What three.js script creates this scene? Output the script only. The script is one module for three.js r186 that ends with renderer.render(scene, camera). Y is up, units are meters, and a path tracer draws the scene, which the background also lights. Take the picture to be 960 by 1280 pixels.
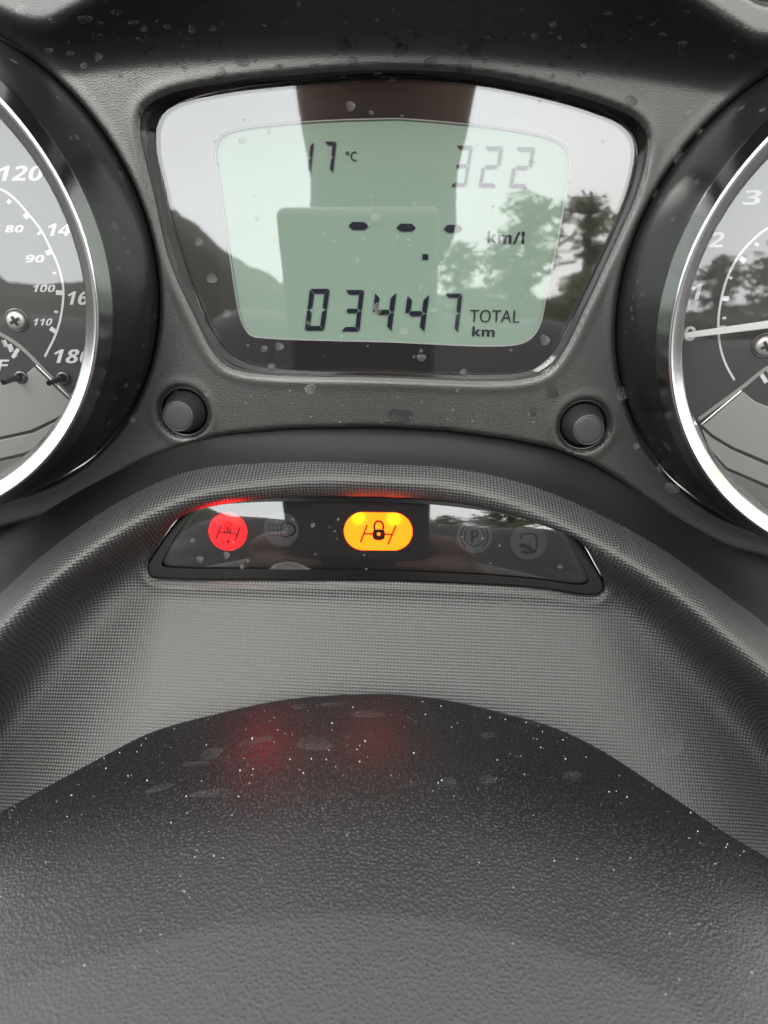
import * as THREE from 'three';
import { mergeGeometries } from 'three/addons/utils/BufferGeometryUtils.js';
import { FontLoader } from 'three/addons/loaders/FontLoader.js';
import { TextGeometry } from 'three/addons/geometries/TextGeometry.js';
import { RoundedBoxGeometry } from 'three/addons/geometries/RoundedBoxGeometry.js';
import { MarchingCubes } from 'three/addons/objects/MarchingCubes.js';

// ───────────────────────── camera, sky, sun, exposure ─────────────────────────
const W = 768, H = 1024, MM = 0.001, D2R = Math.PI / 180;
const scene = new THREE.Scene();
const PANEL_LEAN = 12 * D2R;                       // how far the instrument panel leans back from vertical
const qPanel = new THREE.Quaternion().setFromEuler(new THREE.Euler(-PANEL_LEAN, 0, 0));
const panelOrigin = new THREE.Vector3(0, 1.05, 0);  // the panel point straight in front of the lens, 1.05 m above the road
const CAM_D = 180, FPX = 924;                      // lens 180 mm off the panel; focal length in 960 x 1280 pixels
const qCamP = new THREE.Quaternion().setFromRotationMatrix(new THREE.Matrix4()
  .makeRotationY(1.09 * D2R).multiply(new THREE.Matrix4().makeRotationX(-19.31 * D2R)).multiply(new THREE.Matrix4().makeRotationZ(1.95 * D2R)));
const camera = new THREE.PerspectiveCamera(2 * Math.atan(640 / FPX) / D2R, W / H, 0.002, 3000);
camera.position.set(0, 0, CAM_D * MM).applyQuaternion(qPanel).add(panelOrigin);
camera.quaternion.copy(qPanel).multiply(qCamP);
camera.focus = 0.185;
camera.userData.fStop = 24;
scene.add(camera);

const EXPOSURE = 11;
const renderer = new THREE.WebGLRenderer({ antialias: true });
renderer.setSize(W, H);
renderer.toneMapping = THREE.LinearToneMapping;
renderer.toneMappingExposure = EXPOSURE;
renderer.shadowMap.enabled = true;

function mulberry(seed) { let s = seed >>> 0; return () => { s = (s + 0x6d2b79f5) | 0; let t = Math.imul(s ^ (s >>> 15), 1 | s); t = (t + Math.imul(t ^ (t >>> 7), 61 | t)) ^ t; return ((t ^ (t >>> 14)) >>> 0) / 4294967296; }; }
const hash = (x, y, s = 0) => { let h = Math.imul(x | 0, 374761393) + Math.imul(y | 0, 668265263) + Math.imul(s | 0, 974634777); h = Math.imul(h ^ (h >>> 13), 1274126177); return ((h ^ (h >>> 16)) >>> 0) / 4294967296; };
const mod = (a, n) => ((a % n) + n) % n;
function vnoise(x, y, per, s) {                      // value noise, periodic in per cells
  const xi = Math.floor(x), yi = Math.floor(y), fx = x - xi, fy = y - yi, sx = fx * fx * (3 - 2 * fx), sy = fy * fy * (3 - 2 * fy);
  const h = (a, b) => hash(mod(a, per), mod(b, per), s);
  return (h(xi, yi) * (1 - sx) + h(xi + 1, yi) * sx) * (1 - sy) + (h(xi, yi + 1) * (1 - sx) + h(xi + 1, yi + 1) * sx) * sy;
}
function fbm(x, y, per, s, oct = 4) { let a = 0.5, r = 0, n = 0; for (let i = 0; i < oct; i++) { r += a * vnoise(x, y, per, s + i); n += a; a *= 0.5; x *= 2; y *= 2; per *= 2; } return r / n; }
const smooth = (a, b, x) => { const t = Math.min(1, Math.max(0, (x - a) / (b - a))); return t * t * (3 - 2 * t); };

{ // overcast sky with broken, bright cloud
  const w = 1024, h = 512, data = new Float32Array(w * h * 4);
  for (let j = 0; j < h; j++) for (let i = 0; i < w; i++) {
    const el = ((j + 0.5) / h - 0.5) * Math.PI, az = ((i + 0.5) / w) * 2 * Math.PI, up = Math.max(0, Math.sin(el));
    const c = fbm((i / w) * 10, (j / h) * 9 + 3, 10, 11, 5), c2 = fbm((i / w) * 5, (j / h) * 5, 5, 31, 4);
    const cl = 0.80 + 0.42 * (c - 0.5) + 0.3 * (c2 - 0.5);
    const b = cl * (0.95 + 0.35 * up);
    const k = (j * w + i) * 4, cool = smooth(0.45, 0.75, c2) * 0.05;
    data[k] = b * (1.0 - cool); data[k + 1] = b * 0.985; data[k + 2] = b * (0.945 + cool); data[k + 3] = 1;
  }
  const t = new THREE.DataTexture(data, w, h, THREE.RGBAFormat, THREE.FloatType);
  t.mapping = THREE.EquirectangularReflectionMapping; t.magFilter = t.minFilter = THREE.LinearFilter; t.needsUpdate = true;
  scene.background = t; scene.environment = t;
}
const sun = new THREE.DirectionalLight(new THREE.Color(1, 0.96, 0.9), 0.6);
sun.position.set(-2.2, 5.2, 4.4); sun.target.position.copy(panelOrigin);
sun.castShadow = true; sun.shadow.radius = 40; sun.shadow.mapSize.set(2048, 2048);
Object.assign(sun.shadow.camera, { left: -3, right: 3, top: 3, bottom: -3, near: 0.1, far: 30 });
scene.add(sun, sun.target);

// ───────────────────────── frames and helpers ─────────────────────────
const V3 = (x = 0, y = 0, z = 0) => new THREE.Vector3(x, y, z);
const camPos = V3(0, 0, CAM_D);
const rayDir = (px, py) => V3((px - 480) / FPX, (640 - py) / FPX, -1).applyQuaternion(qCamP);   // in panel axes, millimetres
class Frame {                                      // a plane of the dashboard: origin and turn in panel axes
  constructor(o, q = new THREE.Quaternion()) { this.o = o; this.q = q; this.inv = q.clone().invert(); }
  hit(px, py, z = 0) { const a = camPos.clone().sub(this.o).applyQuaternion(this.inv), d = rayDir(px, py).applyQuaternion(this.inv); return a.addScaledVector(d, (z - a.z) / d.z); }
  toLocal(p) { return p.clone().sub(this.o).applyQuaternion(this.inv); }
  place(obj) { obj.position.copy(this.o).multiplyScalar(MM).applyQuaternion(qPanel).add(panelOrigin); obj.quaternion.copy(qPanel).multiply(this.q); return obj; }
}
const names = new Map();
const numbered = (n) => { const k = names.get(n) ?? 0; names.set(n, k + 1); return k ? n + '_' + String(k).padStart(3, '0') : n; };
function thing(name, label, category, frame, group) {
  const o = new THREE.Group(); o.name = numbered(name); o.userData = { label, category };
  if (group) o.userData.group = group;
  if (frame) frame.place(o);
  scene.add(o); return o;
}
function part(name, geo, mat, parent, extra) {       // geometry in millimetres
  if (Array.isArray(geo)) geo = mergeGeometries(geo.map((g) => { g = g.index ? g.toNonIndexed() : g; for (const k of Object.keys(g.attributes)) if (!['position', 'normal', 'uv'].includes(k)) g.deleteAttribute(k); return g; }));
  geo.scale(MM, MM, MM);
  const m = new THREE.Mesh(geo, mat); m.name = name; m.castShadow = m.receiveShadow = true;
  if (extra) Object.assign(m.userData, extra);
  parent.add(m); return m;
}
function structure(name, geo, mat) { const m = new THREE.Mesh(geo, mat); m.name = name; m.userData.kind = 'structure'; m.receiveShadow = m.castShadow = true; scene.add(m); return m; }

// 2-D outlines
const curve = (pts, n = 160, closed = true) => new THREE.CatmullRomCurve3(pts.map((p) => V3(p.x ?? p[0], p.y ?? p[1], 0)), closed, 'centripetal').getSpacedPoints(n).slice(0, closed ? -1 : undefined).map((p) => new THREE.Vector2(p.x, p.y));
function polyDist(poly, closed = true) {            // signed for closed outlines: negative inside
  const n = poly.length, bb = new THREE.Box2().setFromPoints(poly);
  return (x, y, far = 1e9) => {
    const ox = Math.max(bb.min.x - x, 0, x - bb.max.x), oy = Math.max(bb.min.y - y, 0, y - bb.max.y), o = Math.hypot(ox, oy);
    if (o > far) return o;
    let m = 1e18, inside = false;
    for (let i = 0, e = closed ? n : n - 1; i < e; i++) {
      const a = poly[i], b = poly[(i + 1) % n], ex = b.x - a.x, ey = b.y - a.y, t = Math.min(1, Math.max(0, ((x - a.x) * ex + (y - a.y) * ey) / (ex * ex + ey * ey + 1e-12)));
      const dx = x - a.x - ex * t, dy = y - a.y - ey * t, d = dx * dx + dy * dy; if (d < m) m = d;
      if ((a.y > y) !== (b.y > y) && x < a.x + ((y - a.y) / (b.y - a.y)) * ex) inside = !inside;
    }
    m = Math.sqrt(m); return closed && inside ? -m : m;
  };
}
const lerpX = (pts) => (x) => {                      // y over x along sorted points, extended at both ends
  let i = 0; while (i < pts.length - 2 && x > pts[i + 1].x) i++;
  const a = pts[i], b = pts[i + 1]; return a.y + ((x - a.x) / (b.x - a.x)) * (b.y - a.y);
};
function inset(poly, k) {                           // moves an outline inwards by k
  const n = poly.length, area = poly.reduce((s, a, i) => { const b = poly[(i + 1) % n]; return s + a.x * b.y - b.x * a.y; }, 0), sg = Math.sign(area);
  return poly.map((p, i) => { const a = poly[mod(i - 1, n)], b = poly[(i + 1) % n], dx = b.x - a.x, dy = b.y - a.y, l = Math.hypot(dx, dy); return new THREE.Vector2(p.x - (sg * dy * k) / l, p.y + (sg * dx * k) / l); });
}
function plate(outline, holes, z0, z1, bevel = 0) {  // extruded outline with its top at z1
  const s = new THREE.Shape(outline); for (const h of holes ?? []) s.holes.push(new THREE.Path(h));
  const g = new THREE.ExtrudeGeometry(s, { depth: Math.max(0.001, z1 - z0 - 2 * bevel), bevelEnabled: bevel > 0, bevelThickness: bevel, bevelSize: bevel, bevelOffset: -bevel, bevelSegments: 3, curveSegments: 24 });
  g.translate(0, 0, z0 + bevel); return g;
}
const sheet = (outline, z, holes) => { const s = new THREE.Shape(outline); for (const h of holes ?? []) s.holes.push(new THREE.Path(h)); return new THREE.ShapeGeometry(s).translate(0, 0, z); };
const circlePts = (x, y, r, n = 64) => Array.from({ length: n }, (_, i) => new THREE.Vector2(x + r * Math.cos((i / n) * 2 * Math.PI), y + r * Math.sin((i / n) * 2 * Math.PI)));

// A height field over (u, v), cut cleanly where keep(u, v) falls below zero, with a wall of the given depth along the cut.
function field({ u0, u1, v0, v1, step, F, keep, wall = 0, map }) {
  const nu = Math.ceil((u1 - u0) / step), nv = Math.ceil((v1 - v0) / step), du = (u1 - u0) / nu, dv = (v1 - v0) / nv, N = (nu + 1) * (nv + 1);
  const h = new Float32Array(N), k = new Float32Array(N), s = new Float32Array(N), id = (i, j) => j * (nu + 1) + i;
  for (let j = 0; j <= nv; j++) for (let i = 0; i <= nu; i++) {
    const u = u0 + i * du, v = v0 + j * dv; h[id(i, j)] = F(u, v); k[id(i, j)] = keep ? keep(u, v) : 1;
    s[id(i, j)] = j ? s[id(i, j - 1)] + Math.min(3 * dv, Math.hypot(dv, h[id(i, j)] - h[id(i, j - 1)])) : v0;
  }
  const P = [], Nn = [], UV = [];
  const vert = (i, j) => {
    const a = id(Math.max(0, i - 1), j), b = id(Math.min(nu, i + 1), j), c = id(i, Math.max(0, j - 1)), d = id(i, Math.min(nv, j + 1));
    const n = V3(-(h[b] - h[a]) / (du * (Math.min(nu, i + 1) - Math.max(0, i - 1))), -(h[d] - h[c]) / (dv * (Math.min(nv, j + 1) - Math.max(0, j - 1))), 1).normalize();
    return { p: [u0 + i * du, v0 + j * dv, h[id(i, j)]], n: n.toArray(), uv: [u0 + i * du, s[id(i, j)]], k: k[id(i, j)] };
  };
  const mix = (a, b) => {
    let t = a.k / (a.k - b.k), lo = 0, hi = 1;
    const at = (q) => [a.p[0] + (b.p[0] - a.p[0]) * q, a.p[1] + (b.p[1] - a.p[1]) * q];
    for (let r = 0; r < 4; r++) { const m = keep(...at(t)); if ((m > 0) === (a.k > 0)) lo = t; else hi = t; if (Math.abs(m) < 1e-4) break; t = r < 2 ? Math.min(hi, Math.max(lo, t + (m / (a.k - b.k)))) : (lo + hi) / 2; }
    const l = (x, y) => x.map((c, q) => c + (y[q] - c) * t), p = l(a.p, b.p); p[2] = F(p[0], p[1]);
    return { p, n: V3(...l(a.n, b.n)).normalize().toArray(), uv: l(a.uv, b.uv), k: 0, cut: true };
  };
  const put = (...vs) => { for (const q of vs) { P.push(...q.p); Nn.push(...q.n); UV.push(q.uv[0] * MM, q.uv[1] * MM); } };
  const tri = (a, b, c) => {
    const ks = [a, b, c].map((q) => q.k > 0);
    if (ks.every(Boolean)) return put(a, b, c);
    if (!ks.some(Boolean)) return;
    const out = [], vs = [a, b, c];
    for (let q = 0; q < 3; q++) { const x = vs[q], y = vs[(q + 1) % 3]; if (x.k > 0) out.push(x); if (x.k > 0 !== y.k > 0) out.push(x.k > 0 ? mix(x, y) : mix(y, x)); }
    for (let q = 1; q + 1 < out.length; q++) put(out[0], out[q], out[q + 1]);
    if (wall) for (let q = 0; q < out.length; q++) {
      const x = out[q], y = out[(q + 1) % out.length]; if (!x.cut || !y.cut) continue;
      const n = V3(y.p[1] - x.p[1], -(y.p[0] - x.p[0]), 0).normalize().toArray(), lo = (z) => ({ p: [z.p[0], z.p[1], z.p[2] - wall], n, uv: [z.uv[0], z.uv[1] - wall] }), hi = (z) => ({ ...z, n });
      put(hi(x), lo(x), hi(y)); put(hi(y), lo(x), lo(y));
    }
  };
  const row = []; for (let j = 0; j <= nv; j++) { row.push([]); for (let i = 0; i <= nu; i++) row[j].push(vert(i, j)); }
  for (let j = 0; j < nv; j++) for (let i = 0; i < nu; i++) {
    const a = row[j][i], b = row[j][i + 1], c = row[j + 1][i + 1], d = row[j + 1][i];
    if (a.k <= 0 && b.k <= 0 && c.k <= 0 && d.k <= 0) continue;
    if ((i + j) % 2) { tri(a, b, c); tri(a, c, d); } else { tri(a, b, d); tri(b, c, d); }
  }
  if (map) for (let q = 0; q < P.length; q += 3) { [P[q], P[q + 1], P[q + 2]] = map(P[q], P[q + 1], P[q + 2]); [Nn[q], Nn[q + 1], Nn[q + 2]] = map(Nn[q], Nn[q + 1], Nn[q + 2]); }
  const g = new THREE.BufferGeometry();
  g.setAttribute('position', new THREE.Float32BufferAttribute(P, 3)); g.setAttribute('normal', new THREE.Float32BufferAttribute(Nn, 3)); g.setAttribute('uv', new THREE.Float32BufferAttribute(UV, 2));
  return g;
}

// ───────────────────────── textures and materials ─────────────────────────
function tileTexture(n, fn, srgb, tile) {            // fn(x, y) in 0..1 gives a value or [r, g, b] in 0..1
  const d = new Uint8Array(n * n * 4);
  for (let j = 0; j < n; j++) for (let i = 0; i < n; i++) { const c = fn(i / n, j / n), k = (j * n + i) * 4, a = Array.isArray(c) ? c : [c, c, c]; for (let q = 0; q < 3; q++) d[k + q] = Math.min(255, Math.max(0, a[q] * 255)); d[k + 3] = 255; }
  const t = new THREE.DataTexture(d, n, n); t.wrapS = t.wrapT = THREE.RepeatWrapping; t.magFilter = t.minFilter = THREE.LinearFilter; if (srgb) t.colorSpace = THREE.SRGBColorSpace;
  t.repeat.set(1 / (tile * MM), 1 / (tile * MM)); t.needsUpdate = true; return t;
}
function pebbles(per, seed, jitter = 0.85) {         // rounded grains: distance to the nearest of scattered points
  return (x, y) => {
    const gx = x * per, gy = y * per, ci = Math.floor(gx), cj = Math.floor(gy); let m = 9, m2 = 9, ht = 0;
    for (let b = -1; b <= 1; b++) for (let a = -1; a <= 1; a++) {
      const i = mod(ci + a, per), j = mod(cj + b, per), dx = ci + a + 0.5 + jitter * (hash(i, j, seed) - 0.5) - gx, dy = cj + b + 0.5 + jitter * (hash(i, j, seed + 1) - 0.5) - gy, d = Math.hypot(dx, dy);
      if (d < m) { m2 = m; m = d; ht = hash(i, j, seed + 2); } else if (d < m2) m2 = d;
    }
    return Math.min(1, Math.sqrt(Math.min(1, (m2 - m) * 1.3)) * (0.55 + 0.45 * ht));
  };
}
function domes(per, seed) {                          // separate rounded pips of uneven height
  return (x, y) => {
    const gx = x * per, gy = y * per, ci = Math.floor(gx), cj = Math.floor(gy); let h = 0;
    for (let b = -1; b <= 1; b++) for (let a = -1; a <= 1; a++) {
      const i = mod(ci + a, per), j = mod(cj + b, per), d = Math.hypot(ci + a + 0.5 + 0.8 * (hash(i, j, seed) - 0.5) - gx, cj + b + 0.5 + 0.8 * (hash(i, j, seed + 1) - 0.5) - gy), q = 0.3 + 0.22 * hash(i, j, seed + 3);
      if (d < q) h = Math.max(h, (0.35 + 0.65 * hash(i, j, seed + 2)) * (1 - (d / q) ** 2));
    }
    return h;
  };
}
const grainFine = pebbles(44, 5), grainCoarse = domes(40, 77);
const bumpFine = tileTexture(704, (x, y) => 0.75 * grainFine(x, y) + 0.25 * vnoise(x * 176, y * 176, 176, 3), false, 24);
const bumpCoarse = tileTexture(720, (x, y) => 0.85 * grainCoarse(x, y) + 0.15 * vnoise(x * 180, y * 180, 180, 3), false, 30);
const CELLS = 8;
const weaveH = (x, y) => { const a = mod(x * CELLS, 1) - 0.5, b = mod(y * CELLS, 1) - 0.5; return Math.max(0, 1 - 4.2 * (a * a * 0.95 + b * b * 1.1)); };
const WEAVE = 0.82 * CELLS;
const bumpWeave = tileTexture(256, weaveH, false, WEAVE);
const mottle = (lo, hi, tile, seed, tint = [1, 1, 1]) => tileTexture(512, (x, y) => { const f = fbm(x * 6, y * 6, 6, seed, 6), v = lo + (hi - lo) * smooth(0.25, 0.75, f); return tint.map((c) => c * v); }, false, tile);
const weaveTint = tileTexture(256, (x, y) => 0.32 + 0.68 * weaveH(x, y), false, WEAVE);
// highlights on the pips painted into the colour, paler than the hollows
const pipGlint = tileTexture(720, (x, y) => 0.3 + 0.7 * smooth(0.1, 0.8, grainCoarse(x, y)) * (0.5 + 0.4 * fbm(x * 5, y * 5, 5, 55, 3)), false, 30);
const dustTint = mottle(0.72, 1, 210, 9), dustTint2 = mottle(0.6, 1, 160, 19);

const phys = (o) => new THREE.MeshPhysicalMaterial(o), lin = (r, g = r, b = r) => new THREE.Color().setRGB(r, g, b);
const M = {
  panel: phys({ name: 'grained_plastic', color: lin(0.0052, 0.005, 0.0046), roughness: 0.42, specularIntensity: 0.7, map: dustTint, bumpMap: bumpFine, bumpScale: 0.00005 }),
  weave: phys({ name: 'woven_grain_plastic', color: lin(0.0235, 0.0236, 0.0234), roughness: 0.4, specularIntensity: 0.4, map: weaveTint, bumpMap: bumpWeave, bumpScale: 0.00011 }),
  band: phys({ name: 'soft_black_seal', color: lin(0.0035), roughness: 0.55, specularIntensity: 0.3, map: dustTint2, bumpMap: bumpFine, bumpScale: 0.00003 }),
  cover: phys({ name: 'pebbled_plastic', color: lin(0.0074, 0.0079, 0.0088), roughness: 0.36, specularIntensity: 0.4, map: pipGlint, bumpMap: bumpCoarse, bumpScale: 0.00008 }),
  satinBlack: phys({ name: 'satin_black', color: lin(0.003), roughness: 0.27, specularIntensity: 1 }),
  gloss: phys({ name: 'gloss_black', color: lin(0.002), roughness: 0.13 }),
  rubber: phys({ name: 'black_rubber', color: lin(0.005), roughness: 0.5, specularIntensity: 0.6 }),
  chrome: phys({ name: 'chrome', color: lin(0.29, 0.294, 0.3), metalness: 1, roughness: 0.17 }),
  dial: phys({ name: 'dial_black', color: lin(0.008, 0.008, 0.0083), roughness: 0.5, specularIntensity: 0.25 }),
  silver: phys({ name: 'satin_silver', color: lin(0.066, 0.065, 0.061), metalness: 0.4, roughness: 0.42 }),
  white: phys({ name: 'dial_white', color: lin(0.12, 0.12, 0.123), roughness: 0.5 }),
  glass: phys({ name: 'clear_lens', color: lin(1), transmission: 1, thickness: 0, roughness: 0.0, ior: 1.58 }),
  smoke: phys({ name: 'smoked_lens', color: lin(0.75, 0.74, 0.74), transmission: 1, thickness: 0, roughness: 0.0, ior: 1.66 }),
  lcd: phys({ name: 'lcd_green', color: lin(0.05, 0.07, 0.057), roughness: 0.55, specularIntensity: 0.15 }),
  ink: phys({ name: 'lcd_ink', color: lin(0.0012, 0.0016, 0.004), roughness: 0.6, specularIntensity: 0.1 }),
  bezel: phys({ name: 'smoked_mask', color: lin(0.0045, 0.0042, 0.004), roughness: 0.04, specularIntensity: 0.62 }),
  trim: phys({ name: 'window_trim', color: lin(0.06), roughness: 0.4 }),
  stain: phys({ name: 'dried_water', color: lin(0.11, 0.112, 0.112), roughness: 0.8, transparent: true, vertexColors: true, opacity: 0.36 }),
  podStain: phys({ name: 'dried_drop_on_pod', color: lin(0.05, 0.055, 0.06), roughness: 0.6, transparent: true, vertexColors: true, opacity: 0.4, side: THREE.DoubleSide }),
  stainDark: phys({ name: 'water_spot', color: lin(0.003), roughness: 0.5, specularIntensity: 0.25, transparent: true, vertexColors: true, opacity: 0.6 }),
  dust: phys({ name: 'dust', color: lin(0.2, 0.195, 0.16), roughness: 0.9 }),
};

// ───────────────────────── instrument panel ─────────────────────────
const base = new Frame(V3());
const PX = (pts, frame = base, z = 0) => pts.map(([x, y]) => frame.hit(x, y, z)).map((p) => new THREE.Vector2(p.x, p.y));
const hitOn = (px, py, F) => { let z = 0, p; for (let i = 0; i < 30; i++) { p = base.hit(px, py, z); z = z * 0.4 + F(p.x, p.y) * 0.6; } return p; };
const DIAL = 15;
const GAUGE = [{ c: [-113.9, -8.9], r: 55.7, side: -1 }, { c: [106, -8.75], r: 56.7, side: 1 }];
for (const g of GAUGE) g.frame = new Frame(V3(-4.7 + g.side * 114.7, -9.1, 0), new THREE.Quaternion().setFromRotationMatrix(new THREE.Matrix4().makeRotationY(-g.side * 9.12 * D2R).multiply(new THREE.Matrix4().makeRotationX(2.02 * D2R))));

const openingPx = [[173, 160], [177, 138], [200, 120], [266, 104], [387, 91], [480, 86], [586, 91], [692, 111], [763, 132], [795, 147], [810, 166], [811, 190], [799, 239], [781, 282], [735, 381], [707, 438], [688, 463], [655, 475], [480, 473], [310, 467], [280, 457], [262, 437], [243, 399], [211, 328], [191, 245]];
const glassPx = [[192, 165], [196, 146], [215, 130], [270, 114], [387, 99], [480, 95], [586, 98], [692, 119], [755, 138], [786, 154], [799, 172], [801, 192], [790, 239], [770, 286], [727, 377], [699, 433], [682, 457], [655, 467], [480, 466], [315, 458], [290, 449], [268, 426], [250, 385], [225, 315], [205, 240]];
const windowPx = [[268, 190], [272, 173], [288, 163], [380, 151], [480, 147], [500, 147], [586, 154], [657, 164], [692, 173], [709, 185], [714, 206], [708, 246], [700, 292], [685, 363], [676, 406], [666, 422], [648, 431], [480, 428], [330, 423], [313, 420], [303, 407], [297, 388], [286, 320], [276, 252]];
const opening = curve(PX(openingPx)), openD = polyDist(opening);
const edgeV = lerpX(PX([[-220, 690], [-90, 680], [0, 661], [62, 645], [112, 620], [150, 592], [187, 573], [240, 554], [277, 544], [360, 536], [480, 534], [560, 539], [640, 550], [690, 560], [740, 579], [773, 599], [813, 629], [857, 659], [907, 685], [960, 699], [1060, 715], [1200, 722]]));
const edgePoly = Array.from({ length: 180 }, (_, i) => { const u = -200 + i * (400 / 179); return new THREE.Vector2(u, (edgeV(u - 1.5) + edgeV(u) + edgeV(u + 1.5)) / 3); });
const edgeS = lerpX(edgePoly), edgeD = polyDist(edgePoly, false);
const buttonC = [[229, 516, 31], [730.7, 532.5, 32]].map(([x, y, r]) => { const p = base.hit(x, y, 0), q = base.hit(x + r, y, 0); return { x: p.x, y: p.y, r: q.x - p.x }; });
const smax = (a, b, k) => { const h = Math.max(k - Math.abs(a - b), 0) / k; return Math.max(a, b) + h * h * k * 0.25; };
const browV = (u) => { let v = 42.8 - 0.001 * (u + 4) ** 2; for (const g of GAUGE) { const d = u - g.c[0]; v = smax(v, Math.abs(d) < 58 ? g.c[1] + Math.sqrt(58.2 ** 2 - d * d) : -60, 6); } return v; };
const browLip = (u) => smax(2, 12 - 0.0018 * (u + 2) ** 2, 6);
const browH = (u, v) => {
  const s = v - browV(u), L = browLip(u), q = s < -4.5 ? 0 : s > 4.5 ? s : (s + 4.5) ** 2 / 18;
  let h = -smax(-2.4 * q, -(2.4 * L - 0.12 * (s - L)), 3); h -= 2.2 * Math.exp(-(((s - L - 6.5) / 0.7) ** 2)) + 1.6 * smooth(L + 9, L + 12, s); return h;
};
const holes = (u, v) => { let d = openD(u, v, 6); for (const g of GAUGE) d = Math.min(d, Math.hypot(u - g.c[0], v - g.c[1]) - g.r); for (const b of buttonC) d = Math.min(d, Math.hypot(u - b.x, v - b.y) - b.r); return d; };
const outer = (u, v) => { const e = v - edgeS(u); return e > 12 ? e : Math.sign(e) * edgeD(u, v); };
const lipDrop = (s, r) => (s >= r ? 0 : r - Math.sqrt(Math.max(0, r * r - (r - Math.max(0, s)) ** 2)));
const panelF = (u, v) => {
  const s = holes(u, v);
  return browH(u, v) + 0.16 * Math.exp(-(((s - 1.5) / 1.1) ** 2)) - lipDrop(s, 0.9) - lipDrop(outer(u, v), 1.0);
};
const panelKeep = (u, v) => Math.min(holes(u, v), outer(u, v));
{
  const t = thing('instrument_panel', 'wide black grained plastic dashboard panel framing the screen and the gauges under a curved hood', 'instrument panel', base);
  part('panel', field({ u0: -176, u1: 168, v0: -86, v1: 72, step: 0.7, F: panelF, keep: panelKeep, wall: 9 }), M.panel, t);
  // closed housing behind the panel
  part('rear_housing', new RoundedBoxGeometry(330, 120, 40, 3, 6).translate(-4, 10, -52), M.satinBlack, t);
  var panelThing = t;
}
// dried drops follow the surface they dried on
function marchOn(px, py, F) {                        // where a sight line meets the height field first
  const d = rayDir(px, py), p = V3(); let t = 40 / -d.z, dt = 1;
  for (let i = 0; i < 400; i++) { p.copy(camPos).addScaledVector(d, t); if (p.z < F(p.x, p.y)) { if (dt < 0.02) break; t -= dt; dt *= 0.25; } t += dt; }
  return p;
}
const RINGS = [[0.45, 0.5], [0.78, 0.55], [0.9, 1], [1.06, 0]];
function dropMesh(list, at) {                        // dried drops [x, y, rx, ry, turn]: thin in the middle, a denser edge, nothing beyond
  return mergeGeometries(list.map(([x, y, rx, ry = rx, turn = 0], q) => {
    const n = rx > 3 || list.length < 40 ? 22 : 9, P = [], I = [], C = [], put = (a, b, al) => { P.push(...at(x + a * Math.cos(turn) - b * Math.sin(turn), y + a * Math.sin(turn) + b * Math.cos(turn))); C.push(1, 1, 1, al); };
    put(0, 0, 0.5); for (const [w0, al] of RINGS) for (let i = 0; i < n; i++) { const a = (i / n) * 2 * Math.PI, w = w0 * (1 + 0.09 * Math.sin(a * 3 + q) + 0.07 * Math.sin(a * 2 + 2.3 * q) + 0.04 * Math.sin(a * 7 + q)), e = al * (0.7 + 0.3 * Math.sin(a + q)); put(rx * w * Math.cos(a), ry * w * Math.sin(a), e); }
    for (let i = 0; i < n; i++) { const j = (i + 1) % n; I.push(0, 1 + j, 1 + i); for (let k = 0; k + 1 < RINGS.length; k++) { const A = 1 + k * n, B = A + n; I.push(A + i, B + j, B + i, A + i, A + j, B + j); } }
    const g = new THREE.BufferGeometry(); g.setAttribute('position', new THREE.Float32BufferAttribute(P, 3)); g.setAttribute('color', new THREE.Float32BufferAttribute(C, 4)); g.setIndex(I); g.computeVertexNormals(); return g;
  }));
}
const spots = (list, F, lift = 0.06) => dropMesh(list, (x, y) => { const p = marchOn(x, y, F), d = camPos.clone().sub(p).normalize().multiplyScalar(lift); return [p.x + d.x, p.y + d.y, p.z + d.z]; });

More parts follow.
